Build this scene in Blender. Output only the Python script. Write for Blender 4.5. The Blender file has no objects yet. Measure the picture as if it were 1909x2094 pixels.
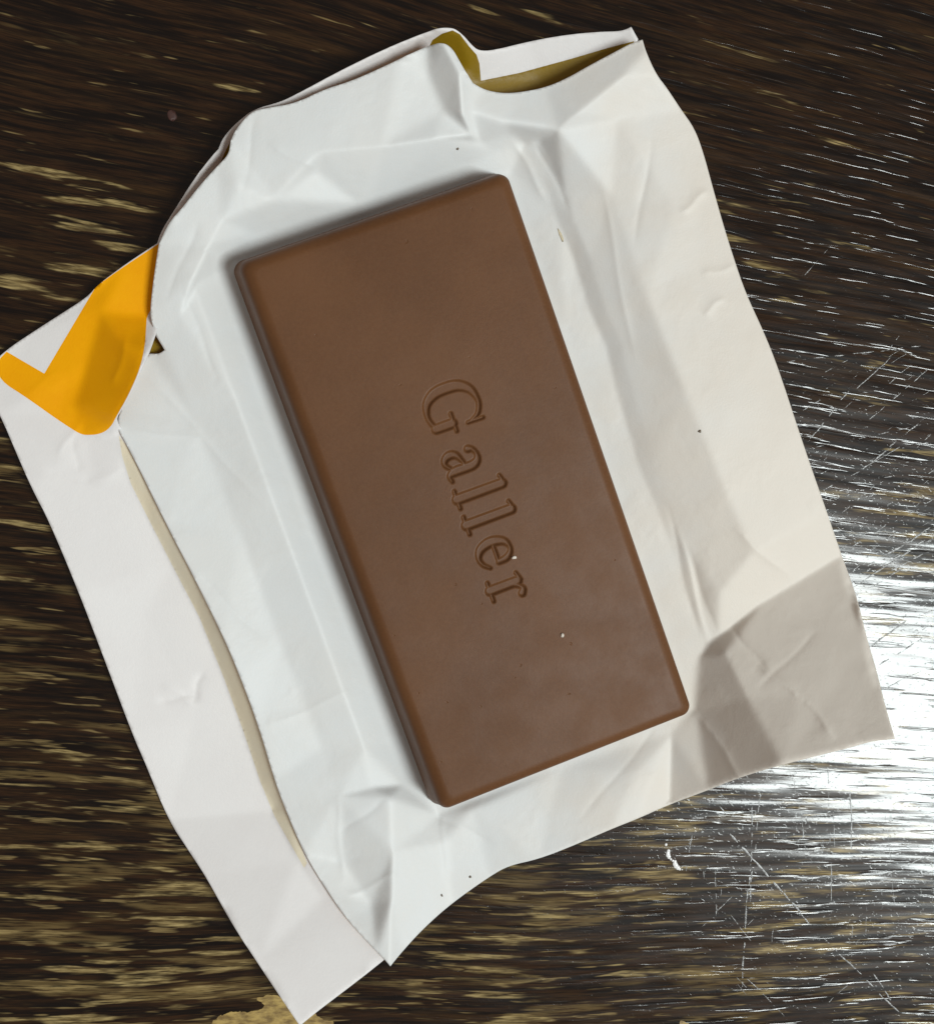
import bpy, math, random
import numpy as np
from mathutils import Vector, Matrix, Euler, noise
from mathutils.geometry import delaunay_2d_cdt

random.seed(4)
MM = 0.001
sc = bpy.context.scene

# ------------------------------------------------------------------ camera
W_PX, H_PX, FOC = 1909.0, 2094.0, 1.2
CAM_POS = Vector((-17.02, 7.01, 128.31))          # millimetres above the table
CAM_ROT = Euler((-0.0687, -0.1281, 0.0), 'XYZ')
cam_data = bpy.data.cameras.new('camera')
cam_data.sensor_fit = 'VERTICAL'
cam_data.sensor_height = 24.0
cam_data.lens = 24.0 * FOC
cam_data.clip_start = 0.005
cam_data.clip_end = 20.0
cam = bpy.data.objects.new('camera', cam_data)
sc.collection.objects.link(cam)
cam.location = CAM_POS * MM
cam.rotation_euler = CAM_ROT
sc.camera = cam

# ------------------------------------------------------------------ light
world = bpy.data.worlds.new('World')
sc.world = world
world.use_nodes = True
bg = world.node_tree.nodes['Background']
bg.inputs['Color'].default_value = (1.0, 0.88, 0.78, 1)
bg.inputs['Strength'].default_value = 0.27

lamp = bpy.data.lights.new('ceiling_panel', 'AREA')
lamp.shape = 'RECTANGLE'
lamp.size = 0.24
lamp.size_y = 0.46
lamp.energy = 15.2
lamp.color = (0.93, 1.0, 0.99)
lamp_ob = bpy.data.objects.new('ceiling_panel', lamp)
sc.collection.objects.link(lamp_ob)
LAMP = Vector((0.61, -0.30, 1.13))
lamp_ob.location = LAMP
lamp_ob.rotation_euler = (Vector((0.0, 0.0, 0.0)) - LAMP).to_track_quat('-Z', 'Y').to_euler()

sc.view_settings.view_transform = 'Standard'
sc.view_settings.look = 'None'
sc.view_settings.exposure = 0.0
sc.view_settings.gamma = 1.0
sc.render.engine = 'CYCLES'
sc.cycles.use_denoising = True
sc.cycles.max_bounces = 8

# ------------------------------------------------------------------ helpers
CR = np.array(CAM_ROT.to_matrix())
CP = np.array(CAM_POS)


def unproject(px, py, z):
    """Measured photo position + height above the table (mm) -> point in mm."""
    px, py, z = np.broadcast_arrays(np.asarray(px, float), np.asarray(py, float), np.asarray(z, float))
    f = FOC * H_PX
    d = np.stack([(px - W_PX / 2) / f, -(py - H_PX / 2) / f, -np.ones_like(px)], -1) @ CR.T
    t = (z - CP[2]) / d[..., 2]
    return CP + d * t[..., None]


def link(ob, parent=None):
    sc.collection.objects.link(ob)
    if parent is not None:
        ob.parent = parent
    return ob


def mesh_object(name, verts_mm, faces, mats, parent=None, smooth=True, mat_index=None):
    me = bpy.data.meshes.new(name)
    v = np.asarray(verts_mm, float) * MM
    me.from_pydata(v.tolist(), [], [tuple(int(i) for i in f) for f in faces])
    for m in (mats if isinstance(mats, (list, tuple)) else [mats]):
        me.materials.append(m)
    me.polygons.foreach_set('use_smooth', [smooth] * len(me.polygons))
    if mat_index is not None:
        me.polygons.foreach_set('material_index', [int(i) for i in mat_index])
    me.update()
    return link(bpy.data.objects.new(name, me), parent)


def tag(o, label, cat, group=None):
    o['label'] = label
    o['category'] = cat
    if group:
        o['group'] = group
    return o


def inside(poly, x, y):
    x = np.asarray(x, float); y = np.asarray(y, float)
    c = np.zeros(x.shape, bool)
    n = len(poly)
    for i in range(n):
        x0, y0 = poly[i]; x1, y1 = poly[(i + 1) % n]
        if y0 == y1:
            continue
        c ^= ((y0 > y) != (y1 > y)) & (x < (x1 - x0) * (y - y0) / (y1 - y0) + x0)
    return c


def resample(poly, step, closed=True):
    out = []
    n = len(poly)
    for i in range(n if closed else n - 1):
        a = np.array(poly[i], float); b = np.array(poly[(i + 1) % n], float)
        k = max(1, int(round(np.linalg.norm(b - a) / step)))
        out += [tuple(a + (b - a) * j / k) for j in range(k)]
    if not closed:
        out.append(tuple(poly[-1]))
    return out


def smooth_loop(poly, keep=(), it=1):
    """Chaikin corner cutting on a closed outline, sharp at the kept corners."""
    keep = {(float(a), float(b)) for a, b in keep}
    p = [(float(a), float(b)) for a, b in poly]
    for _ in range(it):
        q = []
        n = len(p)
        for i in range(n):
            a = p[i]; b = p[(i + 1) % n]
            if a in keep:
                q.append(a)
            else:
                q.append((a[0] * .75 + b[0] * .25, a[1] * .75 + b[1] * .25))
            if b not in keep:
                q.append((a[0] * .25 + b[0] * .75, a[1] * .25 + b[1] * .75))
        p = q
    return p


def cdt(points, edges, faces, out):
    r = delaunay_2d_cdt([Vector((float(a), float(b))) for a, b in points], edges, faces, out, 1e-4)
    return np.array([(v.x, v.y) for v in r[0]]), [list(f) for f in r[2]]


class Relief:
    """Folded paper: heights at control points joined by fold lines, planar in between."""
    def __init__(self, pts, folds, sharp=()):
        keys = list(pts)
        P = [(pts[k][0], pts[k][1]) for k in keys]
        idx = {k: i for i, k in enumerate(keys)}
        ed = []
        for line in folds:
            names = line.split()
            for a, b in zip(names, names[1:]):
                ed.append((idx[a], idx[b]))
        xs = [p[0] for p in P]; ys = [p[1] for p in P]
        zs = np.array([pts[k][2] for k in keys], float)
        n0 = len(P)
        v, f = cdt(P, ed, [], 0)
        z = np.zeros(len(v))
        PA = np.array(P)
        for i, q in enumerate(v):
            d = np.hypot(PA[:, 0] - q[0], PA[:, 1] - q[1])
            j = int(d.argmin())
            if d[j] < 1e-2:
                z[i] = zs[j]
            else:
                w = 1 / (d + 1e-6) ** 3
                z[i] = (w * zs).sum() / w.sum()
        self.v, self.f, self.z, self.P, self.zs = v, f, z, PA, zs
        self.sharp = []
        for line in sharp:
            names = line.split()
            self.sharp += [(P[idx[a]], P[idx[b]]) for a, b in zip(names, names[1:])]

    def sharpness(self, x, y, width=14.0):
        d = np.full(x.shape, 1e9)
        for (x0, y0), (x1, y1) in self.sharp:
            dx, dy = x1 - x0, y1 - y0
            t = np.clip(((x - x0) * dx + (y - y0) * dy) / (dx * dx + dy * dy), 0, 1)
            d = np.minimum(d, np.hypot(x - x0 - t * dx, y - y0 - t * dy))
        return np.exp(-(d / width) ** 2)

    def __call__(self, x, y):
        x = np.asarray(x, float); y = np.asarray(y, float)
        out = np.full(x.shape, np.nan)
        for t in self.f:
            (x0, y0), (x1, y1), (x2, y2) = self.v[t[0]], self.v[t[1]], self.v[t[2]]
            det = (y1 - y2) * (x0 - x2) + (x2 - x1) * (y0 - y2)
            if abs(det) < 1e-9:
                continue
            a = ((y1 - y2) * (x - x2) + (x2 - x1) * (y - y2)) / det
            b = ((y2 - y0) * (x - x2) + (x0 - x2) * (y - y2)) / det
            c = 1 - a - b
            m = (a >= -1e-6) & (b >= -1e-6) & (c >= -1e-6)
            out[m] = (a * self.z[t[0]] + b * self.z[t[1]] + c * self.z[t[2]])[m]
        bad = np.isnan(out)
        if bad.any():
            d = np.hypot(x[bad][:, None] - self.P[None, :, 0], y[bad][:, None] - self.P[None, :, 1])
            w = 1 / (d + 1e-3) ** 4
            out[bad] = (w * self.zs).sum(1) / w.sum(1)
        return out


def paper_sheet(name, outline, relief, mats, parent, step=5.0, soften=5, prints=(), seed=0.0,
                wrinkle=1.0, limit=None, thickness=0.09, extra=None, floor=0.16):
    """A sheet of folded paper. prints: list of (polygon, material slot)."""
    b = resample(outline, step)
    pts = list(b); n = len(b)
    edges = []
    for poly, slot in prints:
        q = resample(poly, step * 1.5)
        q = [p for p in q]
        s = len(pts)
        pts += q
        edges += [(s + i, s + (i + 1) % len(q)) for i in range(len(q))]
    X = [p[0] for p in outline]; Y = [p[1] for p in outline]
    gx, gy = np.meshgrid(np.arange(min(X), max(X), step), np.arange(min(Y), max(Y), step * .866))
    gx = gx + (np.arange(gx.shape[0])[:, None] % 2) * step * .5
    gx, gy = gx.ravel(), gy.ravel()
    m = inside(outline, gx, gy)
    gx, gy = gx[m], gy[m]
    ba = np.array(pts)
    ok = np.ones(len(gx), bool)                      # keep grid points off the outline
    for i0 in range(0, len(gx), 4000):
        sl = slice(i0, i0 + 4000)
        d2 = ((gx[sl, None] - ba[None, :, 0]) ** 2 + (gy[sl, None] - ba[None, :, 1]) ** 2).min(1)
        ok[sl] = d2 > (step * .55) ** 2
    pts += list(zip(gx[ok], gy[ok]))
    v, f = cdt(pts, edges, [list(range(n))], 1)
    cent = np.array([v[t].mean(0) for t in f])
    m = inside(outline, cent[:, 0], cent[:, 1])
    f = [t for t, k in zip(f, m) if k]
    cent = cent[m]
    z = relief(v[:, 0], v[:, 1])
    e = set()
    for t in f:
        for i in range(3):
            a, c = t[i], t[(i + 1) % 3]
            e.add((min(a, c), max(a, c)))
    e = np.array(list(e))
    deg = np.bincount(e.ravel(), minlength=len(v)).astype(float)
    deg[deg == 0] = 1
    crisp = relief.sharpness(v[:, 0], v[:, 1])
    for it in range(soften):
        if it == 2:
            z_crisp = z.copy()
        s = np.bincount(e[:, 0], z[e[:, 1]], len(v)) + np.bincount(e[:, 1], z[e[:, 0]], len(v))
        z = z * .4 + .6 * s / deg
    z = z + (z_crisp - z) * crisp
    wv = np.empty(len(v))
    for i, (x, y) in enumerate(v):
        p = Vector((x / 21.0, y / 21.0, seed))
        a = noise.noise(p * 0.085) * .24 + noise.noise(p * .2 + Vector((9, 3, 1))) * .07
        a += noise.noise(p * .5 + Vector((1, 5, 2))) * .016 + noise.noise(p * 1.3) * .005
        wv[i] = a
    z = z + wv * wrinkle
    if extra is not None:
        z = z + extra(v[:, 0], v[:, 1])
    if limit is not None:
        z = limit(v[:, 0], v[:, 1], z)
    z = np.maximum(z, floor)
    V = unproject(v[:, 0], v[:, 1], z)
    mi = np.zeros(len(f), int)
    for poly, slot in prints:
        mi[inside(poly, cent[:, 0], cent[:, 1])] = slot
    # photo rows run downwards: flip so that normals point up
    F = []
    for t in f:
        a, b_, c = V[t[0]], V[t[1]], V[t[2]]
        F.append(t if np.cross(b_ - a, c - a)[2] > 0 else t[::-1])
    ob = mesh_object(name, V, F, mats, parent, True, mi)
    so = ob.modifiers.new('thickness', 'SOLIDIFY')
    so.thickness = thickness * MM
    so.offset = -1.0
    return ob


# ------------------------------------------------------------------ materials
def new_mat(name):
    m = bpy.data.materials.new(name)
    m.use_nodes = True
    nt = m.node_tree
    return m, nt, nt.nodes['Principled BSDF']


class NB:
    """small node builder"""
    def __init__(self, nt):
        self.nt = nt

    def node(self, kind, **kw):
        n = self.nt.nodes.new(kind)
        for k, v in kw.items():
            setattr(n, k, v)
        return n

    def put(self, sock, val):
        if hasattr(val, 'is_linked') or isinstance(val, bpy.types.NodeSocket):
            self.nt.links.new(val, sock)
        else:
            sock.default_value = val

    def math(self, op, a, b=None, c=None, clamp=False):
        n = self.node('ShaderNodeMath', operation=op, use_clamp=clamp)
        for i, x in enumerate((a, b, c)):
            if x is not None:
                self.put(n.inputs[i], x)
        return n.outputs[0]

    def noise(self, vec, scale=1.0, detail=2.0, rough=.5, dist=0.0):
        n = self.node('ShaderNodeTexNoise')
        self.put(n.inputs['Vector'], vec)
        n.inputs['Scale'].default_value = scale
        n.inputs['Detail'].default_value = detail
        n.inputs['Roughness'].default_value = rough
        n.inputs['Distortion'].default_value = dist
        return n.outputs[0]

    def combine(self, x, y, z=0.0):
        n = self.node('ShaderNodeCombineXYZ')
        for i, q in enumerate((x, y, z)):
            self.put(n.inputs[i], q)
        return n.outputs[0]

    def step(self, v, lo, hi, a=0.0, b=1.0):
        n = self.node('ShaderNodeMapRange', interpolation_type='SMOOTHSTEP')
        self.put(n.inputs['Value'], v)
        n.inputs['From Min'].default_value = lo
        n.inputs['From Max'].default_value = hi
        n.inputs['To Min'].default_value = a
        n.inputs['To Max'].default_value = b
        return n.outputs[0]

    def mix(self, fac, a, b):
        n = self.node('ShaderNodeMix', data_type='RGBA')
        self.put(n.inputs[0], fac)
        for s, q in ((n.inputs[6], a), (n.inputs[7], b)):
            self.put(s, q if not isinstance(q, tuple) else (*q, 1.0))
        return n.outputs[2]

    def bump(self, h, strength, dist, normal=None):
        n = self.node('ShaderNodeBump')
        n.inputs['Strength'].default_value = strength
        n.inputs['Distance'].default_value = dist
        self.put(n.inputs['Height'], h)
        if normal is not None:
            self.put(n.inputs['Normal'], normal)
        return n.outputs[0]


def obj_mm(b):
    tc = b.node('ShaderNodeTexCoord')
    s = b.node('ShaderNodeSeparateXYZ')
    b.nt.links.new(tc.outputs['Object'], s.inputs[0])
    return [b.math('MULTIPLY', s.outputs[i], 1000.0) for i in range(3)]


def paper_material(name, col, col2, rough=.55, trans=.12, glow=(.85, .66, .36), crumple=.0, side_tint=None, spec=.35):
    m, nt, p = new_mat(name)
    b = NB(nt)
    x, y, z = obj_mm(b)
    v = b.combine(x, y, z)
    n1 = b.noise(v, .16, 3, .55)
    n2 = b.noise(v, 2.2, 3, .6)
    f = b.math('ADD', b.math('MULTIPLY', n1, .7), b.math('MULTIPLY', n2, .3))
    c = b.mix(b.step(f, .35, .65), col, col2)
    if side_tint is not None:                             # creamier tint blended in towards one side
        c = b.mix(b.step(b.math('ADD', x, b.math('MULTIPLY', n1, 22.0)), 10.0, 42.0), c, side_tint)
    b.put(p.inputs['Base Color'], c)
    p.inputs['Roughness'].default_value = rough
    p.inputs['Specular IOR Level'].default_value = spec
    fib = b.noise(v, 5.0, 4, .65)
    soft = b.noise(v, .55, 3, .5)
    vo = b.node('ShaderNodeTexVoronoi', feature='F1', distance='EUCLIDEAN')
    wv = b.node('ShaderNodeVectorMath', operation='ADD')
    nt.links.new(v, wv.inputs[0])
    b.put(wv.inputs[1], b.combine(b.math('MULTIPLY', n1, 5.0), b.math('MULTIPLY', soft, 3.0), 0.0))
    nt.links.new(wv.outputs[0], vo.inputs['Vector'])
    vo.inputs['Scale'].default_value = .17
    facet = b.math('MULTIPLY', vo.outputs['Distance'], b.step(n1, .42, .62, 0.0, crumple))
    h = b.math('ADD', b.math('ADD', b.math('MULTIPLY', fib, .026), facet), b.math('MULTIPLY', soft, .022))
    b.put(p.inputs['Normal'], b.bump(h, .8, MM))
    if trans > 0:
        tr = b.node('ShaderNodeBsdfTranslucent')
        tr.inputs['Color'].default_value = (*glow, 1)
        mx = b.node('ShaderNodeMixShader')
        mx.inputs[0].default_value = trans
        nt.links.new(p.outputs[0], mx.inputs[1])
        nt.links.new(tr.outputs[0], mx.inputs[2])
        nt.links.new(mx.outputs[0], nt.nodes['Material Output'].inputs['Surface'])
    return m


MAT_PAPER = paper_material('white_coated_paper', (.785, .82, .83), (.79, .81, .805), .48, .14, crumple=.07, side_tint=(.80, .755, .685))
MAT_OUTER = paper_material('white_printed_paper', (.86, .845, .85), (.84, .82, .825), .5, .14)
MAT_YELLOW = paper_material('yellow_print', (.93, .41, .001), (.90, .375, .001), .55, .06, (.9, .5, .02), spec=.12)

MAT_FOLD_SHADE = paper_material('painted_fold_shade', (.85, .76, .58), (.83, .76, .60), .5, .10)
MAT_MUSTARD_SHADE = paper_material('shaded_mustard_print', (.27, .17, .008), (.24, .15, .007), .4, .08, (.6, .4, .02))  # mustard ink, darkened to hold the shade inside the folds

# chocolate
MAT_CHOC, nt, p = new_mat('milk_chocolate')
b = NB(nt)
x, y, z = obj_mm(b)
v = b.combine(x, y, z)
cl = b.noise(v, .10, 3, .5)
gr = b.noise(v, 3.2, 4, .7)
col = b.mix(b.step(b.math('ADD', b.math('MULTIPLY', cl, .6), b.math('MULTIPLY', gr, .4)), .3, .7),
            (.106, .042, .0135), (.138, .0575, .0205))
b.put(p.inputs['Base Color'], col)
b.put(p.inputs['Roughness'], b.step(b.noise(v, .22, 4, .6), .3, .7, .47, .56))
p.inputs['Specular IOR Level'].default_value = .30
p.inputs['Subsurface Weight'].default_value = .12
p.inputs['Subsurface Radius'].default_value = (1.0, .5, .25)
p.inputs['Subsurface Scale'].default_value = .0006
pit = b.math('MULTIPLY', b.step(b.noise(v, 1.1, 1, .4), .77, .82), -.05)
h = b.math('ADD', b.math('ADD', b.math('MULTIPLY', gr, .016), pit), b.math('MULTIPLY', b.noise(v, .35, 2, .5), .03))
b.put(p.inputs['Normal'], b.bump(h, .7, MM))


# wood
MAT_WOOD, nt, p = new_mat('dark_varnished_wood')
b = NB(nt)
x, y, z = obj_mm(b)
wob = b.math('MULTIPLY', b.math('SUBTRACT', b.noise(b.combine(x, y, 0.0), .018, 1, .5), .5), 5.0)
slope = b.math('ADD', b.math('MULTIPLY', y, .0019), .135)
g = b.math('ADD', b.math('ADD', y, b.math('MULTIPLY', x, slope)), wob)


def grain(su, sv, off=0.0, detail=3, rough=.55, dist=.0):
    return b.noise(b.combine(b.math('MULTIPLY', x, su), b.math('MULTIPLY', g, sv), off), 1.0, detail, rough, dist)


fine = grain(.11, 2.1, 1.7, 4, .62)
fine2 = grain(.20, 4.6, 5.1, 3, .6)
mid = grain(.05, .55, 9.2, 3, .55)
c = b.mix(b.step(fine, .38, .66), (.0030, .0011, .0006), (.030, .0120, .0036))
c = b.mix(b.math('MULTIPLY', b.step(mid, .50, .68), .5), c, (.046, .022, .0062))
c = b.mix(b.math('MULTIPLY', b.step(fine2, .56, .70), .4), c, (.062, .034, .0105))
fine3 = grain(.33, 9.0, 95.0, 2, .6)
c = b.mix(b.step(fine3, .45, .62, 0.0, .55), c, (.0022, .0008, .0005))
dens = b.noise(b.combine(b.math('ADD', x, 0.0), y, 4.0), .030, 2, .5)
flk = grain(.105, .95, 21.3, 3, .5, .2)
pale = b.step(b.math('ADD', b.math('MULTIPLY', x, -.6), b.math('MULTIPLY', y, -1.0)), -70.0, 75.0, -.055, .055)
thr = b.math('ADD', b.math('ADD', flk, pale), b.math('MULTIPLY', b.math('SUBTRACT', dens, .5), .36))
fibre = b.step(grain(.25, 5.5, 81.0, 3, .6), .34, .56)
fmask = b.math('MULTIPLY', b.step(thr, .60, .69), b.math('ADD', b.math('MULTIPLY', fibre, .85), .15))
flc = b.mix(b.step(grain(.4, 3.5, 31.0, 3, .6), .35, .65), (.13, .088, .032), (.40, .30, .13))
c = b.mix(b.math('MULTIPLY', fmask, .9), c, flc)
big = b.math('MULTIPLY', b.step(b.math('ADD', grain(.055, .50, 91.0, 3, .55, .1), b.math('MULTIPLY', pale, 1.6)), .60, .70), b.math('MULTIPLY', fibre, .5))
c = b.mix(big, c, (.20, .135, .050))
flk2 = grain(.17, 1.9, 44.0, 2, .5, .1)
c = b.mix(b.math('MULTIPLY', b.math('MULTIPLY', b.step(b.math('ADD', flk2, pale), .64, .72), fibre), .75), c, (.24, .17, .07))
b.put(p.inputs['Base Color'], c)
rn = grain(.12, 1.4, 51.0, 3, .6)
b.put(p.inputs['Roughness'], b.step(rn, .3, .7, .22, .36))
p.inputs['Coat Weight'].default_value = 1.0
p.inputs['Coat Roughness'].default_value = .085
p.inputs['Coat IOR'].default_value = 1.34
p.inputs['Specular IOR Level'].default_value = .11
pore = b.math('MULTIPLY', b.step(grain(.12, 1.6, 61.0, 2, .5), .57, .68), -.016)
ridge = b.math('ADD', b.math('MULTIPLY', grain(.07, .55, 71.0, 1, .4), .074), b.math('MULTIPLY', grain(.16, 2.2, 75.0, 1, .4), .0040))
pits = b.math('MULTIPLY', b.step(b.noise(b.combine(x, y, 3.0), 2.6, 2, .5), .60, .72), .004)
height = b.math('ADD', b.math('ADD', pore, ridge), pits)

bn = b.bump(height, 1.0, MM)
b.put(p.inputs['Normal'], bn)
b.put(p.inputs['Coat Normal'], bn)

MAT_SCRATCH, nt, p = new_mat('scuffed_varnish')
b = NB(nt)
x, y, z = obj_mm(b)
n = b.noise(b.combine(x, y, z), 4.0, 3, .6)
b.put(p.inputs['Base Color'], b.mix(n, (.035, .030, .028), (.085, .076, .070)))
p.inputs['Roughness'].default_value = .30
p.inputs['Specular IOR Level'].default_value = 1.0
b.put(p.inputs['Normal'], b.bump(n, 1.0, .06 * MM))

MAT_BARE, nt, p = new_mat('bare_yellow_wood')
b = NB(nt)
x, y, z = obj_mm(b)
n = b.noise(b.combine(b.math('MULTIPLY', x, .8), b.math('MULTIPLY', y, 2.0), z), 1.0, 4, .6)
b.put(p.inputs['Base Color'], b.mix(b.step(n, .32, .68), (.16, .095, .022), (.42, .29, .085)))
p.inputs['Roughness'].default_value = .5
b.put(p.inputs['Normal'], b.bump(n, .5, .1 * MM))


def plain(name, col, rough, col2=None, scale=3.0):
    m, nt, p = new_mat(name)
    b = NB(nt)
    x, y, z = obj_mm(b)
    n = b.noise(b.combine(x, y, z), scale, 3, .6)
    b.put(p.inputs['Base Color'], b.mix(b.step(n, .35, .65), col, col2 or tuple(q * .8 for q in col)))
    p.inputs['Roughness'].default_value = rough
    return m


MAT_SUGAR = plain('pale_sugar', (.75, .68, .60), .4)
MAT_DARK = plain('dark_chocolate_crumb', (.16, .12, .085), .6)
MAT_TAN = plain('tan_chocolate_smear', (.62, .53, .37), .6)
MAT_RED = plain('dull_red_flake', (.05, .016, .011), .6)
MAT_DRIP = plain('painted_highlight', (.86, .86, .86), .12, (.82, .82, .82))

# ------------------------------------------------------------------ table
TX, TY, TT = 420.0, 300.0, 28.0
bev = 3.0
prof = [(0, -TT), (0, -bev), (bev * .3, -bev * .3), (bev, 0)]
tv, tf = [], []
for ins, zz in prof:
    for sx, sy in ((-1, -1), (1, -1), (1, 1), (-1, 1)):
        tv.append((sx * (TX - ins), sy * (TY - ins), zz))
for k in range(len(prof) - 1):
    for i in range(4):
        j = (i + 1) % 4
        tf.append((k * 4 + i, k * 4 + j, k * 4 + 4 + j, k * 4 + 4 + i))
tf.append((12, 13, 14, 15)); tf.append((3, 2, 1, 0))
table = mesh_object('table_top', tv, tf, MAT_WOOD, None, False)
table['kind'] = 'structure'



# knife and plate scratches in the varnish, each a thin raised burr
SCR = []
for q in [(1585, 741, 1909, 704, .10), (1640, 912, 1745, 790, .11), (1648, 918, 1900, 865, .08),
          (1750, 968, 1909, 840, .12), (1755, 1170, 1905, 1075, .16), (1775, 1172, 1909, 1098, .13),
          (1790, 1180, 1909, 1120, .13), (1780, 760, 1850, 670, .10), (1690, 1240, 1909, 1090, .12),
          (1760, 870, 1909, 745, .09), (1480, 1690, 1665, 1900, .20), (1665, 1900, 1860, 2094, .13),
          (1540, 1600, 1516, 2040, .13), (1555, 1600, 1528, 1890, .10), (1650, 1640, 1640, 1720, .10),
          (1738, 1600, 1740, 1770, .10), (1470, 1620, 1500, 1650, .10), (1418, 1690, 1400, 1790, .09),
          (1430, 1900, 1500, 1830, .08), (1700, 500, 1620, 590, .07), (1730, 1400, 1909, 1290, .12),
          (1720, 1450, 1909, 1360, .10), (1780, 1980, 1830, 2060, .10), (1810, 1790, 1909, 1745, .16),
          (1760, 1340, 1900, 1230, .13), (1735, 1290, 1860, 1190, .12), (1600, 830, 1690, 770, .07),
          (1690, 1500, 1700, 1900, .08), (1800, 1560, 1830, 1900, .07)]:
    a = unproject(q[0], q[1], 0); d = unproject(q[2], q[3], 0)
    SCR.append((a[0], a[1], d[0], d[1], q[4] * 1.9))

rs = random.Random(12)
for k in range(90):                                   # shorter ones in the worn area
    if k < 52:
        px_, py_ = rs.uniform(1600, 1900), rs.uniform(720, 1400)
        an = rs.choice((.62, .7, .55, .5, .2)) + rs.uniform(-.06, .06)
        ln = rs.uniform(2.5, 10.0)
    else:
        px_, py_ = rs.uniform(1430, 1905), rs.uniform(1560, 2080)
        an = rs.choice((1.5, 1.58, 1.62, -.85, -.8, .7)) + rs.uniform(-.06, .06)
        ln = rs.uniform(2.0, 8.0)
    a = unproject(px_, py_, 0)
    SCR.append((a[0], a[1], a[0] + ln * math.cos(an), a[1] + ln * math.sin(an), rs.uniform(.07, .17)))
for k, (x0, y0, x1, y1, w) in enumerate(SCR):
    L_ = math.hypot(x1 - x0, y1 - y0)
    n_ = max(8, int(L_ / .22))
    ux_, uy_ = (x1 - x0) / L_, (y1 - y0) / L_
    V, F = [], []
    for i in range(n_ + 1):
        t_ = i / n_
        wob_ = .22 * noise.noise(Vector((t_ * L_ * .22, k * 3.7, 1.0))) + .07 * noise.noise(Vector((t_ * L_ * 1.1, k * 3.7, 8.0)))
        br = max(0.0, min(1.0, (noise.noise(Vector((t_ * L_ * .9, k * 7.1, 4.0))) + .24 + .25 * noise.noise(Vector((t_ * L_ * 3.5, k * 7.1, 4.0)))) * 1.7)) * min(1, 6 * t_, 6 * (1 - t_))
        for o_, h_ in ((-1, -.004), (-.45, .55), (0, .8), (.45, .55), (1, -.004)):
            q_ = o_ * w * .5 * (.35 + .65 * br) + wob_
            V.append((x0 + ux_ * t_ * L_ - uy_ * q_, y0 + uy_ * t_ * L_ + ux_ * q_, -.004 + max(0, h_) * w * .10 * br if h_ > 0 else -.004))
        if i:
            a_ = (i - 1) * 5
            F += [(a_ + j, a_ + 5 + j, a_ + 6 + j, a_ + 1 + j) for j in range(4)]
    so_ = mesh_object('scratch', V, [f_[::-1] for f_ in F], MAT_SCRATCH, table, True)


def patch(name, px, mat, parent, z=.03):
    q = resample(smooth_loop(px, it=1), 3.0)
    q = [(a + 4 * noise.noise(Vector((a * .09, c * .3, 1))) + 2 * noise.noise(Vector((a * .3, c, 9))), c + 5 * noise.noise(Vector((a * .05, c * .2, 5))) + 2.5 * noise.noise(Vector((a * .25, c, 3)))) for a, c in q]
    V = unproject([a for a, _ in q], [c for _, c in q], z)
    n = len(q)
    Vb = V.copy(); Vb[:, 2] = -.4
    o = mesh_object(name, np.vstack([V, Vb]),
                    [list(range(n))[::-1]] + [(i, (i + 1) % n, n + (i + 1) % n, n + i) for i in range(n)], mat, parent, False)
    return o


patch('bare_wood_patch', [(420, 2110), (440, 2085), (458, 2072), (480, 2067), (500, 2071), (530, 2066), (545, 2055),
                          (520, 2040), (545, 2035), (575, 2040), (590, 2052), (640, 2070), (660, 2085), (690, 2091),
                          (640, 2130), (500, 2135)], MAT_BARE, table)
patch('bare_wood_patch', [(1386, 2100), (1388, 2091), (1397, 2089), (1405, 2092), (1410, 2100), (1398, 2106)], MAT_BARE, table)

# ------------------------------------------------------------------ chocolate bar
BW, BL, BH, BA = 29.65, 60.25, 5.5, 0.3450
BZ = 0.55
bar = link(bpy.data.objects.new('chocolate_bar', None))
bar.location = (-.52 * MM, .10 * MM, BZ * MM)
bar.rotation_euler = (0, 0, BA)
tag(bar, 'brown milk chocolate bar with engraved lettering lying on open white paper', 'chocolate bar')


def rounded(w, l, r, n=10):
    out = []
    for cx, cy, a0 in ((w / 2 - r, l / 2 - r, 0), (-w / 2 + r, l / 2 - r, 90), (-w / 2 + r, -l / 2 + r, 180), (w / 2 - r, -l / 2 + r, 270)):
        for i in range(n + 1):
            a = math.radians(a0 + 90 * i / n)
            out.append((cx + r * math.cos(a), cy + r * math.sin(a)))
    return out


# (inset, height, corner radius): base, drafted side, rounded shoulder, flat top
PROF = [(.9, 0.0, 1.2), (.25, .03, 1.5), (.05, .18, 1.6), (0, .42, 1.65), (.02, .7, 1.65), (.35, 3.2, 1.55), (.62, 5.3, 1.45),
        (.72, 5.9, 1.4), (.88, 6.3, 1.35), (1.12, 6.6, 1.25), (1.45, 6.82, 1.1), (1.72, 6.93, .95), (1.92, 6.985, .85), (2.15, 7.0, .8), (3.0, 7.0, .5)]
bv, bf, loops = [], [], []
for ins, zz, r in PROF:
    zz = zz - 1.5 * min(1, zz / 5.3)
    lp = rounded(BW - 2 * ins, BL - 2 * ins, r * .78)
    loops.append(list(range(len(bv), len(bv) + len(lp))))
    for (xx, yy) in lp:                              # moulded edge is never dead straight
        k = .05 * noise.noise(Vector((xx * .25, yy * .25, zz * .4)))
        bv.append((xx + k, yy + k, zz))
for k in range(len(PROF) - 1):
    A, B = loops[k], loops[k + 1]
    for i in range(len(A)):
        j = (i + 1) % len(A)
        bf.append((A[i], A[j], B[j], B[i]))
bf.append(tuple(reversed(loops[0])))

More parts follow.
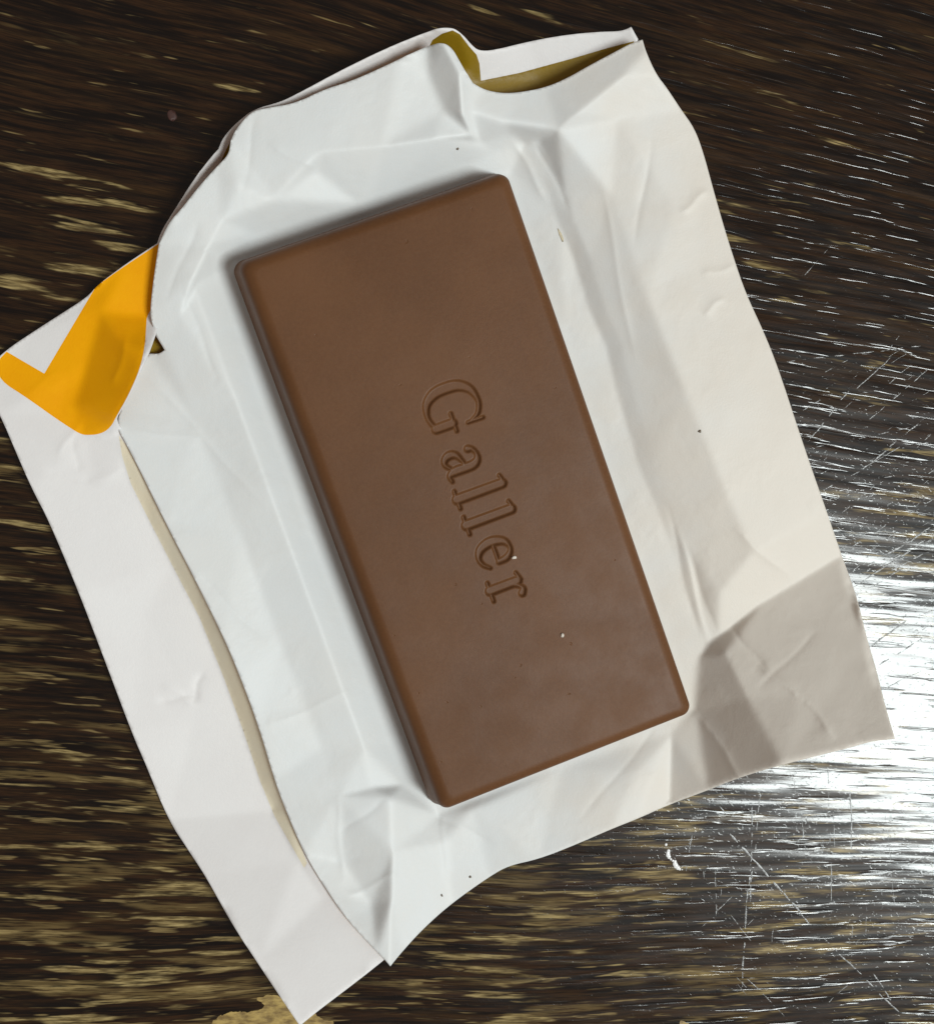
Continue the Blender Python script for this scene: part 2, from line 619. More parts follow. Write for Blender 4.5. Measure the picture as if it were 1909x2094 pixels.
# lettering: strokes (points with half width), x along the word, y up the letters, in mm
def stroke(pts, n=10):
    P = np.array(pts, float)
    if len(P) == 2:
        t = np.linspace(0, 1, 8)[:, None]
        return P[0] * (1 - t) + P[1] * t
    Q = np.vstack([2 * P[0] - P[1], P, 2 * P[-1] - P[-2]])
    out = []
    for i in range(1, len(Q) - 2):
        p0, p1, p2, p3 = Q[i - 1], Q[i], Q[i + 1], Q[i + 2]
        for s in np.linspace(0, 1, n, endpoint=False):
            out.append(.5 * ((2 * p1) + (p2 - p0) * s + (2 * p0 - 5 * p1 + 4 * p2 - p3) * s * s + (3 * p1 - p0 - 3 * p2 + p3) * s ** 3))
    out.append(P[-1])
    return np.array(out)


def L_strokes():
    return [[(1.0, .15, .46), (1.0, 4.95, .44)], [(.1, .12, .12), (1.95, .12, .12)], [(.12, 4.95, .10), (1.0, 5.2, .14)]]


GLYPHS = [
    (0.0, [[(4.45, 4.2, .10), (4.05, 4.95, .16), (3.3, 5.38, .18), (2.55, 5.45, .2), (1.45, 5.05, .36), (.75, 4.1, .48), (.58, 2.8, .52),
            (.75, 1.5, .48), (1.45, .5, .34), (2.5, .13, .2), (3.4, .25, .18), (4.1, .65, .2)],
           [(4.52, 3.75, .10), (4.55, 5.35, .12)], [(4.1, .55, .42), (4.1, 2.25, .44)], [(3.1, 2.42, .12), (4.95, 2.42, .12)]]),
    (6.55, [[(.45, 2.85, .30), (.62, 3.25, .2), (1.15, 3.52, .17), (1.75, 3.42, .28), (2.12, 2.9, .40), (2.18, 2.0, .42), (2.18, .9, .40), (2.45, .22, .2), (3.05, .28, .10)],
            [(2.0, 2.1, .13), (1.25, 1.85, .16), (.62, 1.45, .3), (.47, .85, .36), (.75, .3, .28), (1.25, .16, .18), (1.85, .62, .12)]]),
    (10.45, L_strokes()),
    (13.22, L_strokes()),
    (16.22, [[(.75, 1.98, .12), (2.55, 1.98, .12)],
             [(2.62, 2.0, .22), (2.5, 2.85, .28), (2.05, 3.4, .2), (1.5, 3.53, .16), (.85, 3.2, .3), (.5, 2.4, .42), (.48, 1.5, .44), (.85, .6, .36), (1.6, .17, .2), (2.35, .35, .15), (2.92, .95, .09)]]),
    (20.44, [[(.9, .15, .44), (.9, 3.1, .42)], [(.02, .12, .12), (2.0, .12, .12)], [(.02, 3.2, .10), (.85, 3.45, .14)],
             [(1.1, 2.3, .12), (1.4, 3.05, .16), (1.85, 3.4, .22), (2.25, 3.15, .32)]]),
]
o = unproject(852.7, 801.9, BZ + BH)[:2]
ca, sa = math.cos(BA), math.sin(BA)
o = o - np.array((-.52, .10))
TXT = (o[0] * ca + o[1] * sa, -o[0] * sa + o[1] * ca)      # baseline start in bar coordinates
# in bar coordinates the word runs towards -y and the letters rise towards +x
ux = np.unique(np.concatenate([np.arange(TXT[0] - .5, TXT[0] + 6.3, .075)]))
uy = np.unique(np.concatenate([np.arange(TXT[1] - 23.6, TXT[1] + .6, .075)]))
GX, GY = np.meshgrid(ux, uy)
gx, gy = GX.ravel(), GY.ravel()
wx, wy = TXT[1] - gy, gx - TXT[0]                     # word coordinates
sd_all = []
for x0, strokes in GLYPHS:
    sd = np.full(gx.shape, 9.0)
    near = (wx > x0 - .9) & (wx < x0 + 5.9)
    for s in strokes:
        P = stroke(s)
        qx, qy = wx[near] - x0, wy[near]
        best = sd[near]
        for a, c in zip(P[:-1], P[1:]):
            d = c[:2] - a[:2]
            t = np.clip(((qx - a[0]) * d[0] + (qy - a[1]) * d[1]) / max(d @ d, 1e-9), 0, 1)
            best = np.minimum(best, np.hypot(qx - a[0] - t * d[0], qy - a[1] - t * d[1]) - (a[2] + (c[2] - a[2]) * t))
        sd[near] = best
    sd_all.append(sd)
sd_all = np.array(sd_all)
sdm = sd_all.min(0)
sdm = sdm - .05
t = np.clip((sdm + .20) / .33, 0, 1)
gz = BH - .30 * (1 - t * t * (3 - 2 * t))
ny, nx = GX.shape
edge = np.zeros(GX.shape, bool)
edge[0, :] = edge[-1, :] = edge[:, 0] = edge[:, -1] = True
gz[edge.ravel()] = BH
# flat ring between the shoulder and the stamped field
ring = [bv[i] for i in loops[-1]]
rect = [(ux[0], uy[0]), (ux[-1], uy[0]), (ux[-1], uy[-1]), (ux[0], uy[-1])]
border = [(a, uy[0]) for a in ux[:-1]] + [(ux[-1], a) for a in uy[:-1]] + [(a, uy[-1]) for a in ux[:0:-1]] + [(ux[0], a) for a in uy[:0:-1]]
pts = [(a, c) for a, c, _ in ring] + border
for off in (.12, .3, .6, 1.1, 1.9, 3.0, 4.5, 6.5, 9.0, 12.0, 15.0):
    q = resample([(ux[0] - off, uy[0] - off), (ux[-1] + off, uy[0] - off), (ux[-1] + off, uy[-1] + off), (ux[0] - off, uy[-1] + off)], .1 + off * .55)
    pts += [(a, c) for a, c in q if abs(a) < BW / 2 - 3.5 and abs(c) < BL / 2 - 3.5]
nr, nb = len(ring), len(border)
ed = [(i, (i + 1) % nr) for i in range(nr)] + [(nr + i, nr + (i + 1) % nb) for i in range(nb)]
vv, ff = cdt(pts, ed, [], 1)
base = len(bv)
bv += [(a, c, BH) for a, c in vv]
cen = np.array([vv[t_].mean(0) for t_ in ff])
inr = (cen[:, 0] > ux[0]) & (cen[:, 0] < ux[-1]) & (cen[:, 1] > uy[0]) & (cen[:, 1] < uy[-1])
for t_, k, c_ in zip(ff, inr, cen):
    if not k and abs(c_[0]) < BW / 2 - 2.9 and abs(c_[1]) < BL / 2 - 2.9:
        a, c, d = (vv[i] for i in t_)
        s = (c[0] - a[0]) * (d[1] - a[1]) - (c[1] - a[1]) * (d[0] - a[0])
        bf.append(tuple(base + i for i in (t_ if s > 0 else t_[::-1])))
gb = len(bv)
bv += list(zip(gx, gy, gz))
fi = sd_all.reshape(len(GLYPHS), ny, nx)
fmin = (fi[:, :-1, :-1] + fi[:, 1:, :-1] + fi[:, :-1, 1:] + fi[:, 1:, 1:]) / 4
which = np.where(fmin.min(0) < .03, fmin.argmin(0), -1)
letter_faces = [[] for _ in GLYPHS]
for r in range(ny - 1):
    for c_ in range(nx - 1):
        q = (r * nx + c_, r * nx + c_ + 1, (r + 1) * nx + c_ + 1, (r + 1) * nx + c_)
        k = which[r, c_]
        if k < 0:
            bf.append(tuple(gb + i for i in q))
        else:
            letter_faces[k].append(q)
body = mesh_object('body', bv, bf, MAT_CHOC, bar, True)
# drop loose vertices and weld the loops to the flat ring
import bmesh
bm = bmesh.new(); bm.from_mesh(body.data)
bmesh.ops.remove_doubles(bm, verts=bm.verts, dist=.002 * MM)
bmesh.ops.delete(bm, geom=[v_ for v_ in bm.verts if not v_.link_faces], context='VERTS')
bm.to_mesh(body.data); bm.free()
for k, fs in enumerate(letter_faces):
    used = sorted({i for q in fs for i in q})
    mp = {i: j for j, i in enumerate(used)}
    lo = mesh_object('letter', [(gx[i], gy[i], gz[i]) for i in used], [[mp[i] for i in q] for q in fs], MAT_CHOC, bar, True)
    lo['label'] = 'engraved serif letter %s' % 'Galler'[k]

# ------------------------------------------------------------------ wrapper
wrap = link(bpy.data.objects.new('paper_wrapper', None))
tag(wrap, 'unfolded white paper wrapper with yellow printed outside under the chocolate bar', 'wrapper')

FRONT = [(325, 500), (345, 455), (369, 430), (407, 381), (445, 339), (464, 320), (470, 305), (471, 289), (483, 263), (513, 228), (544, 221),
         (605, 211), (662, 183), (711, 168), (757, 149), (814, 122), (871, 95), (905, 86), (925, 99), (940, 126), (955, 152), (967, 170),
         (991, 184), (1027, 191), (1062, 189), (1115, 179), (1161, 159), (1204, 134), (1257, 106), (1292, 87), (1313, 81)]
RIGHT = [(1320, 106), (1341, 152), (1363, 180), (1391, 223), (1419, 262), (1437, 311), (1458, 389), (1479, 463), (1500, 530), (1524, 600),
         (1560, 677), (1589, 749), (1631, 877), (1658, 957), (1689, 1045), (1720, 1136), (1752, 1222), (1770, 1301), (1791, 1369), (1809, 1444), (1829, 1511)]
BOTTOM = [(1781, 1516), (1734, 1530), (1662, 1548), (1591, 1566), (1508, 1591), (1447, 1616), (1368, 1645), (1304, 1674), (1250, 1695),
          (1170, 1730), (1100, 1757), (1040, 1770), (1001, 1792), (922, 1848), (866, 1898), (822, 1946), (798, 1976)]
LEFT = [(787, 1963), (770, 1946), (713, 1885), (670, 1824), (622, 1746), (583, 1654), (561, 1594), (529, 1485), (489, 1378), (457, 1302),
        (394, 1175), (338, 1068), (290, 969), (259, 909), (237, 870), (250, 830), (270, 780), (292, 735), (306, 723), (325, 724), (337, 716), (320, 688),
        (309, 655), (308, 630), (312, 590), (318, 545)]
KEEP = [(325, 500), (1313, 81), (1829, 1511), (798, 1976), (787, 1963), (337, 716), (320, 688), (1720, 1136), (967, 170), (306, 723)]

C = {}
def cp(name, x, y, z): C[name] = (x, y, z)
# bar bed
for n_, x_, y_ in (('b0', 470, 540), ('b1', 560, 800), ('b2', 650, 1040), ('b3', 735, 1270), ('b4', 895, 1668),
                   ('b5', 1150, 1570), ('b6', 1420, 1450), ('b7', 1330, 1190), ('b8', 1240, 930), ('b9', 1160, 690), ('ba', 1045, 352),
                   ('bb', 760, 440), ('bc', 950, 1000)):
    cp(n_, x_, y_, .3)
# left side of the bed: foot and shoulder of the fold
for i, (x_, y_) in enumerate([(440, 560), (522, 800), (608, 1040), (697, 1270), (790, 1520)]): cp('f%d' % i, x_, y_, 1.25)
for i, (x_, y_, z_) in enumerate([(398, 585, 3.0), (482, 815, 2.8), (570, 1055, 2.7), (655, 1285, 2.7), (745, 1530, 2.6)]): cp('s%d' % i, x_, y_, z_)
cp('s5', 822, 1606, 1.6)
# gentle valley then rise to the left edge
for i, (x_, y_, z_) in enumerate([(405, 870, 2.0), (490, 1090, 2.0), (575, 1320, 2.1), (660, 1530, 2.2)]): cp('v%d' % i, x_, y_, z_)
for i, (x_, y_, z_) in enumerate([(237, 870, 2.2), (290, 969, 2.4), (338, 1068, 2.6), (394, 1175, 2.9), (457, 1302, 3.2), (489, 1378, 3.2), (529, 1485, 3.0),
                                  (561, 1594, 2.7), (585, 1654, 2.4), (622, 1746, 2.3), (670, 1824, 2.9), (713, 1885, 3.7), (770, 1946, 4.7), (798, 1976, 5.0)]): cp('e%d' % i, x_, y_, z_)
# lower left corner
cp('k0', 692, 1630, 3.0); cp('k1', 760, 1612, 2.7)
cp('k2', 800, 1632, 3.5); cp('k3', 700, 1760, 1.6); cp('k4', 802, 1740, 3.6); cp('k5', 800, 1840, 4.0); cp('k6', 905, 1725, 1.2); cp('k7', 760, 1850, 2.3)
for i, (x_, y_, z_) in enumerate([(822, 1946, 3.8), (866, 1898, 2.5), (922, 1848, .9), (1001, 1792, .9), (1040, 1770, 1.2), (1100, 1757, 1.5), (1250, 1695, 1.9),
                                  (1304, 1674, 1.7), (1368, 1645, .5)]): cp('m%d' % i, x_, y_, z_)
cp('k8', 966, 1650, 1.0); cp('k9', 1300, 1580, 1.3); cp('ka', 1372, 1500, .4); cp('kb', 1330, 1600, 1.3)
# lower right flap
cp('g0', 1463, 1306, .7); cp('g1', 1429, 1345, .5); cp('g2', 1427, 1455, 0.7); cp('g3', 1481, 1334, 2.8); cp('g4', 1528, 1428, 5.2); cp('g5', 1515, 1586, 6.2)
cp('g6', 1560, 1232, 1.2); cp('g7', 1720, 1136, 1.8); cp('g8', 1770, 1301, 6.1); cp('g9', 1829, 1511, 12.2); cp('ga', 1734, 1530, 11.2); cp('gb', 1630, 1424, 7.0)
cp('gc', 1680, 1450, 8.3); cp('gd', 1600, 1563, 9.8); cp('ge', 1447, 1616, 3.0); cp('gf', 1640, 1184, 1.5)
# right panel
RL = [(1077, 292), (1129, 395), (1148, 456), (1180, 534), (1209, 630), (1245, 708), (1267, 804), (1296, 895), (1310, 949), (1348, 1038), (1378, 1112), (1411, 1246)]
for i, (x_, y_) in enumerate(RL):
    cp('r%d' % i, x_ - 6, y_, (1.5, .95, .75)[i] if i < 3 else .55)
    cp('q%d' % i, x_ + 26, y_ - 4, (2.2, 1.8, 1.6, 1.55, 1.5, 1.45, 1.35, 1.3, 1.25, 1.15, 1.0, .8)[i])
for i, (x_, y_, z_) in enumerate([(1250, 400, 3.0), (1320, 600, 3.3), (1400, 800, 3.3), (1480, 1000, 3.1), (1540, 1130, 2.8), (1470, 1220, 1.9), (1380, 420, 3.8)]): cp('p%d' % i, x_, y_, z_)
for i, (x_, y_, z_) in enumerate([(1320, 106, 5.8), (1341, 152, 5.4), (1391, 223, 4.2), (1419, 262, 4.0), (1437, 311, 3.8), (1458, 389, 3.7), (1500, 530, 3.5), (1560, 677, 3.4),
                                  (1631, 877, 3.4), (1689, 1045, 3.0)]): cp('w%d' % i, x_, y_, z_)
# top right corner
cp('t0', 960, 226, 4.7); cp('t1', 1034, 251, 4.4); cp('t2', 1140, 266, 4.5); cp('t3', 1179, 233, 5.2); cp('t4', 1274, 156, 5.9); cp('t5', 1262, 244, 4.2); cp('t6', 1040, 275, 2.7)
for i, (x_, y_, z_) in enumerate([(991, 184, 4.0), (1062, 189, 3.6), (1115, 179, 3.8), (1161, 159, 4.2), (1204, 134, 4.6), (1257, 106, 5.0), (1313, 81, 5.3)]): cp('u%d' % i, x_, y_, z_)
# pleat
cp('y0', 905, 86, 6.9); cp('y1', 940, 150, 6.7); cp('y2', 946, 236, 5.6); cp('y3', 980, 289, 2.6); cp('y4', 872, 100, 5.0); cp('y5', 878, 160, 4.2); cp('y6', 906, 226, 4.0); cp('y7', 967, 172, 4.4); cp('y8', 1005, 310, 1.6)
# top panel
cp('a0', 965, 277, 3.9); cp('a1', 890, 283, 4.7); cp('a2', 780, 300, 4.7); cp('a3', 662, 310, 4.8); cp('a4', 640, 345, 3.7); cp('a5', 738, 418, 1.6); cp('a6', 560, 410, 3.9)
cp('a7', 487, 373, 4.8); cp('a8', 455, 450, 4.0); cp('a9', 520, 480, 1.5); cp('aa', 430, 500, 3.6); cp('ab', 398, 566, 3.9); cp('ac', 369, 646, 3.2); cp('ad', 338, 712, 2.6)
for i, (x_, y_, z_) in enumerate([(325, 500, 3.6), (369, 430, 4.4), (445, 339, 4.6), (471, 289, 4.6), (513, 228, 4.7), (605, 211, 4.7), (711, 168, 4.8), (814, 122, 4.9), (309, 640, 3.0)]): cp('d%d' % i, x_, y_, z_)
cp('dd', 306, 723, 2.0); cp('de', 250, 830, 1.9)
FOLDS = ['b0 b1 b2 b3 b4 b5 b6 b7 b8 b9 ba bb b0', 'f0 f1 f2 f3 f4 b4', 's0 s1 s2 s3 s4 s5 b4', 'v0 v1 v2 v3 k0',
         'e8 k0 k1 s5', 'k0 k2 k4 k5 e13', 'k2 b4', 'b4 k6', 'k8 m4', 'm8 ka b6', 'm8 ge', 'g0 g1 g2', 'g0 g3 g4 g5', 'g2 g5', 'g0 g6 gf g7', 'g3 gb gc g9', 'gc ga', 'gb gd',
         ' '.join('r%d' % i for i in range(12)) + ' g1', ' '.join('q%d' % i for i in range(12)) + ' g0',
         't0 t1 t2 t3 t4 w0', 't2 t5', 't1 t6', 'y0 y1 y2 y3 y8', 'y4 y5 y6 a0', 'a0 a1 a2 a3 a4 a5', 'a3 a6 a8', 'a7 a8 aa ab ac ad', 'p0 p1 p2 p3 p4']
relief_main = Relief(C, FOLDS, ['g1 g0 g6 gf g7', 'g0 g3 g4', 'g2 g5', 'm8 ka', 'y0 y1 y2 y3', 'k1 s5 b4', 'a8 aa ab ac ad', 't2 t3 t4', ' '.join('r%d' % k for k in range(12)), ' '.join('q%d' % k for k in range(12)), 's0 s1 s2 s3 s4', 'f0 f1 f2 f3 f4', 'a0 a1 a2 a3', 'k0 k1', 'k4 k5 e13'])
main_out = smooth_loop(FRONT + RIGHT + BOTTOM + LEFT, KEEP, 2)
BAR_COR = [(-BW / 2 + .6, BL / 2 - .6), (BW / 2 - .6, BL / 2 - .6), (BW / 2 - .6, -BL / 2 + .6), (-BW / 2 + .6, -BL / 2 + .6)]


def under_bar(x, y, z):
    P = unproject(x, y, z)
    P = P - np.array((-.52, .10, 0))
    lx = P[:, 0] * ca + P[:, 1] * sa
    ly = -P[:, 0] * sa + P[:, 1] * ca
    d = np.maximum(np.abs(lx) - BW / 2, np.abs(ly) - BL / 2)
    cap = .38 + np.clip(d + .1, 0, 99) * 1.8
    return np.minimum(z, cap)


CREASE = [(1395, 432, 1442, 392, .16), (1440, 640, 1476, 610, .14), (1500, 545, 1440, 560, .10), (1330, 300, 1300, 480, -.12), (1236, 410, 1290, 700, .10),
          (1510, 1090, 1600, 1170, .12), (1500, 1290, 1560, 1365, -.22), (1560, 1368, 1632, 1424, .26), (1640, 1424, 1700, 1500, .18), (1660, 1300, 1560, 1400, -.10),
          (700, 1700, 780, 1640, -.12), (690, 1640, 700, 1790, .14), (720, 1830, 800, 1790, .12), (905, 1680, 912, 1790, .14), (890, 1668, 1000, 1720, -.10),
          (380, 610, 440, 760, -.12), (330, 800, 520, 1010, .09), (420, 1190, 530, 1300, -.10), (560, 1480, 700, 1420, .08), (280, 880, 420, 900, .09),
          (1100, 300, 1160, 420, -.14), (1050, 290, 1110, 400, .14), (1390, 1100, 1440, 1290, .16), (1370, 1060, 1420, 1270, -.14), (1415, 1150, 1462, 1290, -.12),
          (560, 300, 640, 345, .10), (520, 250, 500, 380, -.10), (1430, 1465, 1512, 1588, .22), (345, 600, 400, 470, -.10), (1200, 1660, 1330, 1500, -.08)]


CREASE2 = [(330, 1432, 400, 1420, -.14), (396, 1432, 412, 1378, -.16), (340, 1402, 395, 1440, .08), (120, 930, 165, 860, .10), (100, 965, 190, 985, -.08), (190, 985, 250, 960, .08), (150, 900, 160, 960, -.08),
           (60, 800, 120, 760, .06), (260, 690, 235, 780, .14)]


def crease(x, y, lines=None):
    out = np.zeros(x.shape)
    for k, (x0, y0, x1, y1, a) in enumerate(lines or CREASE):
        dx, dy = x1 - x0, y1 - y0
        L2 = dx * dx + dy * dy
        t = ((x - x0) * dx + (y - y0) * dy) / L2
        side = ((x - x0) * dy - (y - y0) * dx) / math.sqrt(L2)
        side = side + 2.5 * np.sin(t * 6 + k)
        end = np.clip(np.minimum(t + .15, 1.15 - t) * 4, 0, 1)
        out += a * np.exp(-np.abs(side) / 8.0) * end
    return out


paper_sheet('inner_sheet', main_out, relief_main, [MAT_PAPER, MAT_YELLOW], wrap, 4.5, 7, seed=1.3, wrinkle=.8, limit=under_bar, extra=crease)
o_ = wrap.children[-1]
o_.modifiers['thickness'].material_offset = 1
o_.modifiers['thickness'].material_offset_rim = 0

# side flap with its printed face up
FL = [(-45, 768), (14, 715), (63, 682), (122, 644), (181, 606), (197, 585), (258, 539), (327, 494), (350, 520), (345, 600), (330, 650), (317, 690), (306, 721), (290, 752),
      (266, 807), (241, 849), (240, 864), (252, 880), (267, 918), (298, 977), (346, 1076), (402, 1183), (464, 1310), (496, 1386), (536, 1493), (567, 1600), (591, 1662), (630, 1754), (678, 1832), (720, 1888), (774, 1946), (787, 1961), (779, 1968), (735, 2003), (644, 2072), (613, 2098),
      (578, 2046), (526, 1968), (474, 1889), (422, 1794), (387, 1741), (344, 1676), (300, 1567), (271, 1501), (219, 1362), (160, 1207), (100, 1064), (66, 1000), (35, 929), (0, 846)]
flap_out = smooth_loop(FL, [(-45, 768), (613, 2098), (787, 1961), (327, 494), (306, 721), (317, 690), (350, 520)], 2)
Fp = {}
for i, (x_, y_, z_) in enumerate([(-45, 768, 1.0), (63, 682, 1.2), (181, 606, 1.4), (258, 539, 2.0), (327, 494, 2.2), (350, 520, 2.2), (345, 600, 2.0), (330, 650, 1.9), (306, 721, 5.4), (290, 752, 6.0),
                                  (266, 807, 5.8), (241, 849, 4.9), (229, 872, 3.2), (175, 890, 1.5), (255, 890, 1.2), (330, 960, .7), (440, 1180, .5), (540, 1380, .5), (640, 1640, .5), (715, 1800, .45), (787, 1961, 4.2),
                                  (735, 2003, 4.9), (613, 2098, 6.3), (526, 1968, 4.5), (422, 1794, 1.9), (344, 1676, .4), (271, 1501, 1.2), (160, 1207, 1.7), (66, 1000, 1.9), (0, 846, 1.4),
                                  (150, 760, 1.9), (120, 850, 1.4), (208, 640, 2.0), (180, 740, 2.0), (152, 830, 1.7), (250, 700, 4.1), (200, 1000, 1.3), (300, 1250, .9), (400, 1480, .7), (560, 1652, .35), (170, 640, 1.7)]):
    Fp['n%d' % i] = (x_, y_, z_)
for k_, x_, y_, z_ in ((0, 246, 880, 1.8), (1, 267, 918, 1.9), (2, 298, 977, 2.0), (3, 346, 1076, 2.2), (4, 402, 1183, 2.5), (5, 464, 1310, 2.8), (6, 496, 1386, 2.8), (7, 536, 1493, 2.6), (8, 567, 1600, 2.3),
                     (9, 591, 1662, 1.9), (10, 630, 1754, 1.9), (11, 678, 1832, 2.4), (12, 720, 1888, 3.1), (13, 774, 1946, 4.0)):
    Fp['h%d' % k_] = (x_, y_, z_)
for k_, x_, y_, z_ in ((0, 234, 888, 1.9), (1, 250, 930, 1.6), (2, 268, 989, 1.2), (3, 306, 1065, .9), (4, 352, 1155, .8), (5, 408, 1262, .7), (6, 458, 1386, .7), (7, 496, 1490, .6), (8, 533, 1600, .5),
                     (9, 556, 1660, .4), (10, 608, 1760, 1.55), (11, 660, 1838, 2.25)):
    Fp['l%d' % k_] = (x_, y_, z_)
for k_ in ('n14', 'n15', 'n16', 'n17', 'n18', 'n19'):
    Fp.pop(k_)
relief_flap = Relief(Fp, ['n25 n39 l9', 'n32 n33 n34 n13', 'n30 n40', ' '.join('l%d' % k for k in range(12)), ' '.join('h%d' % k for k in range(14))],
                     [' '.join('l%d' % k for k in range(12)), 'n25 n39 l9'])
Y1 = [(197, 585), (181, 612), (91, 764), (14, 719), (-20, 700), (-60, 750), (0, 778), (52, 811), (115, 856), (150, 879), (164, 887), (176, 890), (205, 888),
      (226, 875), (239, 850), (263, 808), (287, 753), (297, 706), (299, 672), (301, 640), (340, 600), (344, 524), (327, 497), (258, 542)]
Y1 = [q for q in Y1 if q not in ((-20, 700), (-60, 750))]
Y1.insert(4, (-8, 742))
Y1 = smooth_loop(Y1, [(197, 585), (181, 612), (91, 764), (14, 719), (327, 497)], 2)
# warm shade along the fold, put into the colour as a cream band
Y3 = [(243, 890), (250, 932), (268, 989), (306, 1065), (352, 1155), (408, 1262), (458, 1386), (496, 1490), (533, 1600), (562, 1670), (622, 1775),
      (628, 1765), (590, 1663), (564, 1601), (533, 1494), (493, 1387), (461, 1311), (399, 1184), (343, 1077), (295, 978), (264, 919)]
paper_sheet('side_flap', flap_out, relief_flap, [MAT_OUTER, MAT_YELLOW, MAT_FOLD_SHADE], wrap, 5.0, 6, prints=[(Y1, 1), (Y3, 2)], seed=7.7, wrinkle=.40, extra=lambda x, y: crease(x, y, CREASE2))
o_ = wrap.children[-1]
o_['label'] = 'white outer flap with a yellow printed corner'

# back panel behind the top edge, yellow print and white margin facing up
BK = [(300, 560), (319, 506), (330, 472), (357, 430), (395, 369), (433, 320), (447, 305), (456, 282), (483, 251), (521, 223), (567, 211), (597, 198), (643, 173), (719, 133),
      (795, 97), (864, 69), (898, 57), (925, 57), (944, 69), (963, 91), (978, 104), (1009, 103), (1080, 85), (1151, 72), (1221, 65), (1271, 64), (1290, 55), (1304, 80),
      (1290, 130), (1150, 225), (1000, 235), (900, 200), (700, 260), (560, 330), (480, 430), (410, 600), (370, 700), (345, 735), (290, 735), (285, 640)]
back_out = smooth_loop(BK, [(1290, 55), (1304, 80), (447, 305)], 2)
Bp = {}
for i, (x_, y_, z_) in enumerate([(300, 560, 1.0), (330, 472, 2.4), (395, 369, 3.0), (433, 320, 3.0), (456, 282, 3.2), (521, 223, 3.6), (643, 173, 3.6), (795, 97, 4.0), (864, 69, 4.4), (910, 55, 5.2), (944, 69, 4.6),
                                  (978, 104, 2.6), (1080, 85, 2.4), (1221, 65, 3.2), (1290, 55, 3.9), (1304, 80, 3.9), (1290, 130, 2.8), (1150, 225, .8), (1000, 235, .6), (978, 166, .9), (960, 140, 1.6), (900, 200, .8),
                                  (860, 120, 1.4), (700, 260, .8), (700, 185, 1.8), (560, 330, .6), (540, 245, 2.2), (480, 430, .6), (460, 340, 1.6), (410, 600, .5), (345, 735, 1.3), (290, 735, 1.3), (285, 640, .8), (1100, 160, 1.0), (1240, 108, 2.6)]):
    Bp['n%d' % i] = (x_, y_, z_)
relief_back = Relief(Bp, ['n9 n10 n11', 'n19 n33 n34'])
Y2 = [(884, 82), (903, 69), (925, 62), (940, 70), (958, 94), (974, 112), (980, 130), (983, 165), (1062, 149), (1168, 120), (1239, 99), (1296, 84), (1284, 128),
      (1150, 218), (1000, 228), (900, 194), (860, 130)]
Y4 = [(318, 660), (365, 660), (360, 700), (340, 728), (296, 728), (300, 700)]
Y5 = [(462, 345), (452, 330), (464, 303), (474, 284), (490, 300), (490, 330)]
paper_sheet('back_panel', back_out, relief_back, [MAT_OUTER, MAT_MUSTARD_SHADE], wrap, 5.0, 3, prints=[(Y2, 1), (Y4, 1), (Y5, 1)], seed=3.1, wrinkle=.12)
o_ = wrap.children[-1]
o_['label'] = 'yellow printed back panel with white margin along the top'

# ------------------------------------------------------------------ crumbs and specks
def surface_z(x, y):
    z = float(relief_main(np.array([x], float), np.array([y], float))[0])
    P = unproject(x, y, z)
    dg = bpy.context.evaluated_depsgraph_get()
    ok, loc, nor, idx, ob, _ = sc.ray_cast(dg, Vector(CP) * MM, (Vector(P) * MM - Vector(CP) * MM).normalized())
    return loc / MM if ok else Vector(P)


bpy.context.view_layer.update()


def crumb(name, px, py, size, flat, mat, label, cat, seed, stretch=1.0, ang=0.0, group=None):
    bm = bmesh.new()
    bmesh.ops.create_icosphere(bm, subdivisions=2, radius=1.0)
    for v_ in bm.verts:
        k = 1 + .6 * noise.noise(v_.co * 1.6 + Vector((seed, seed * 2, 0)))
        v_.co = Vector((v_.co.x * size * stretch, v_.co.y * size, max(v_.co.z, -.3) * flat)) * k * MM
    me = bpy.data.meshes.new(name)
    bm.to_mesh(me); bm.free()
    me.materials.append(mat)
    ob = bpy.data.objects.new(name, me)
    link(ob)
    P = surface_z(px, py)
    ob.location = (Vector(P) + Vector((0, 0, flat * .25))) * MM
    ob.rotation_euler = (0, 0, ang)
    me.polygons.foreach_set('use_smooth', [True] * len(me.polygons))
    return tag(ob, label, cat, group)


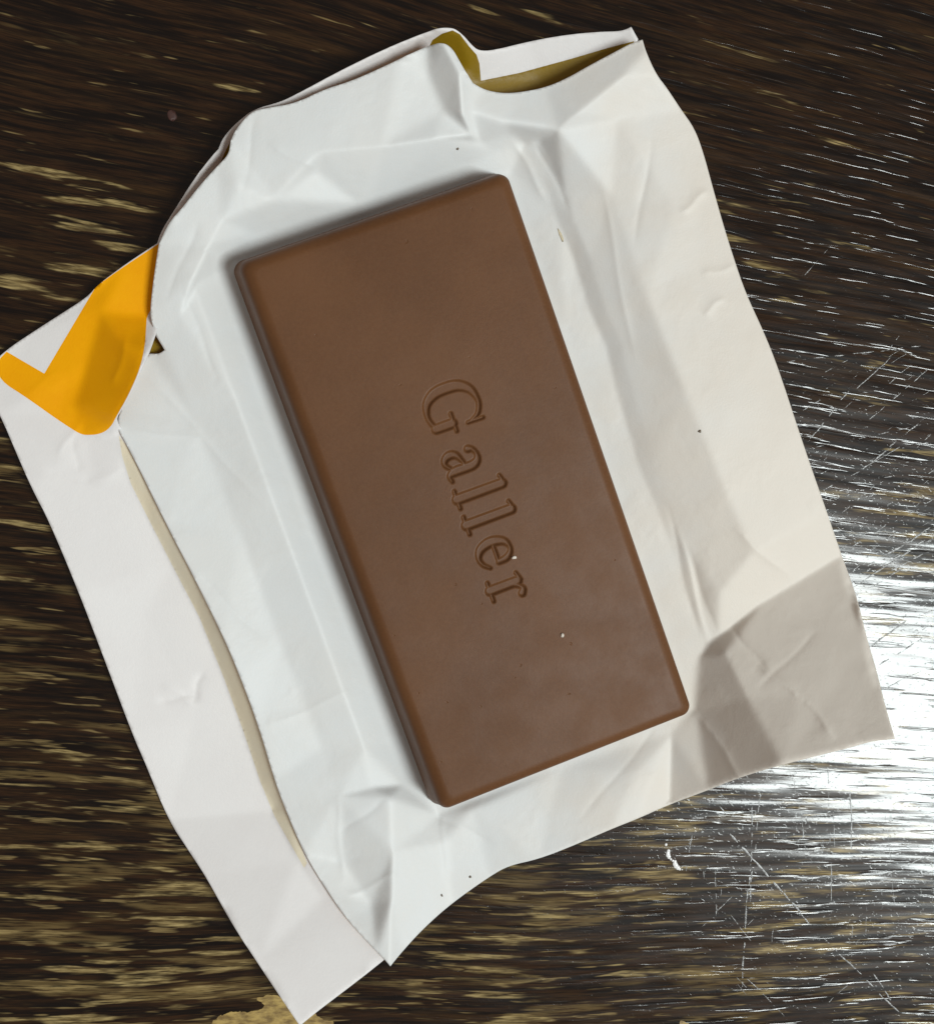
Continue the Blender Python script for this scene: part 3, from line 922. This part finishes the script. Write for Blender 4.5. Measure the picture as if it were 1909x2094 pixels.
crumb('sugar_speck', 1051, 1140, .17, .16, MAT_SUGAR, 'tiny pale speck beside the engraved letter e on the chocolate', 'speck', 1.0, 1.5, .2)
crumb('sugar_speck', 1149, 1299, .22, .16, MAT_SUGAR, 'tiny pale round speck on plain chocolate beyond the engraved r', 'speck', 2.0, .8)
crumb('chocolate_crumb', 1430, 882, .16, .1, MAT_DARK, 'tiny dark crumb on the wide right panel of white paper', 'crumb', 3.0)
crumb('chocolate_crumb', 935, 304, .14, .1, MAT_DARK, 'tiny dark crumb on the bright fold above the bar', 'crumb', 4.0)
crumb('chocolate_crumb', 961, 1793, .14, .1, MAT_DARK, 'tiny dark crumb on paper near the lower paper edge', 'crumb', 5.0)
crumb('chocolate_crumb', 903, 1831, .17, .1, MAT_DARK, 'small dark crumb near the pointed lower corner of the paper', 'crumb', 6.0, .6, .4)
crumb('chocolate_smear', 1146, 480, .75, .015, MAT_TAN, 'small tan chocolate smear in the paper crease beside the bar', 'smear', 7.0, .22, .36)
crumb('red_flake', 352, 236, .60, .03, MAT_RED, 'dull red flake lying on the dark wooden table', 'flake', 8.0, .8, .5)

# drip of three joined beads, its bright highlight put into the white colour
dp = [(1361, 1727, .15), (1366, 1740, .19), (1365, 1744, .23), (1365, 1748, .25), (1367, 1752, .21), (1371, 1757, .12), (1375, 1760, .12), (1379, 1762, .20), (1379, 1766, .26),
      (1381, 1770, .27), (1385, 1774, .23), (1389, 1777, .14), (1394, 1778, .07)]
bm = bmesh.new()
for i, (a, c_, r) in enumerate(dp):
    P = unproject(a, c_, 0.0)
    res = bmesh.ops.create_icosphere(bm, subdivisions=3, radius=1.0)
    for v_ in res['verts']:
        v_.co = Vector((P[0] + v_.co.x * r, P[1] + v_.co.y * r * 1.15, .02 + max(v_.co.z, -.2) * r * .42)) * MM
me = bpy.data.meshes.new('highlight_drip')
bm.to_mesh(me); bm.free()
me.materials.append(MAT_DRIP)
me.polygons.foreach_set('use_smooth', [True] * len(me.polygons))
tag(link(bpy.data.objects.new('highlight_drip', me)), 'small drip on the scratched wooden table, its shine painted white', 'drip')
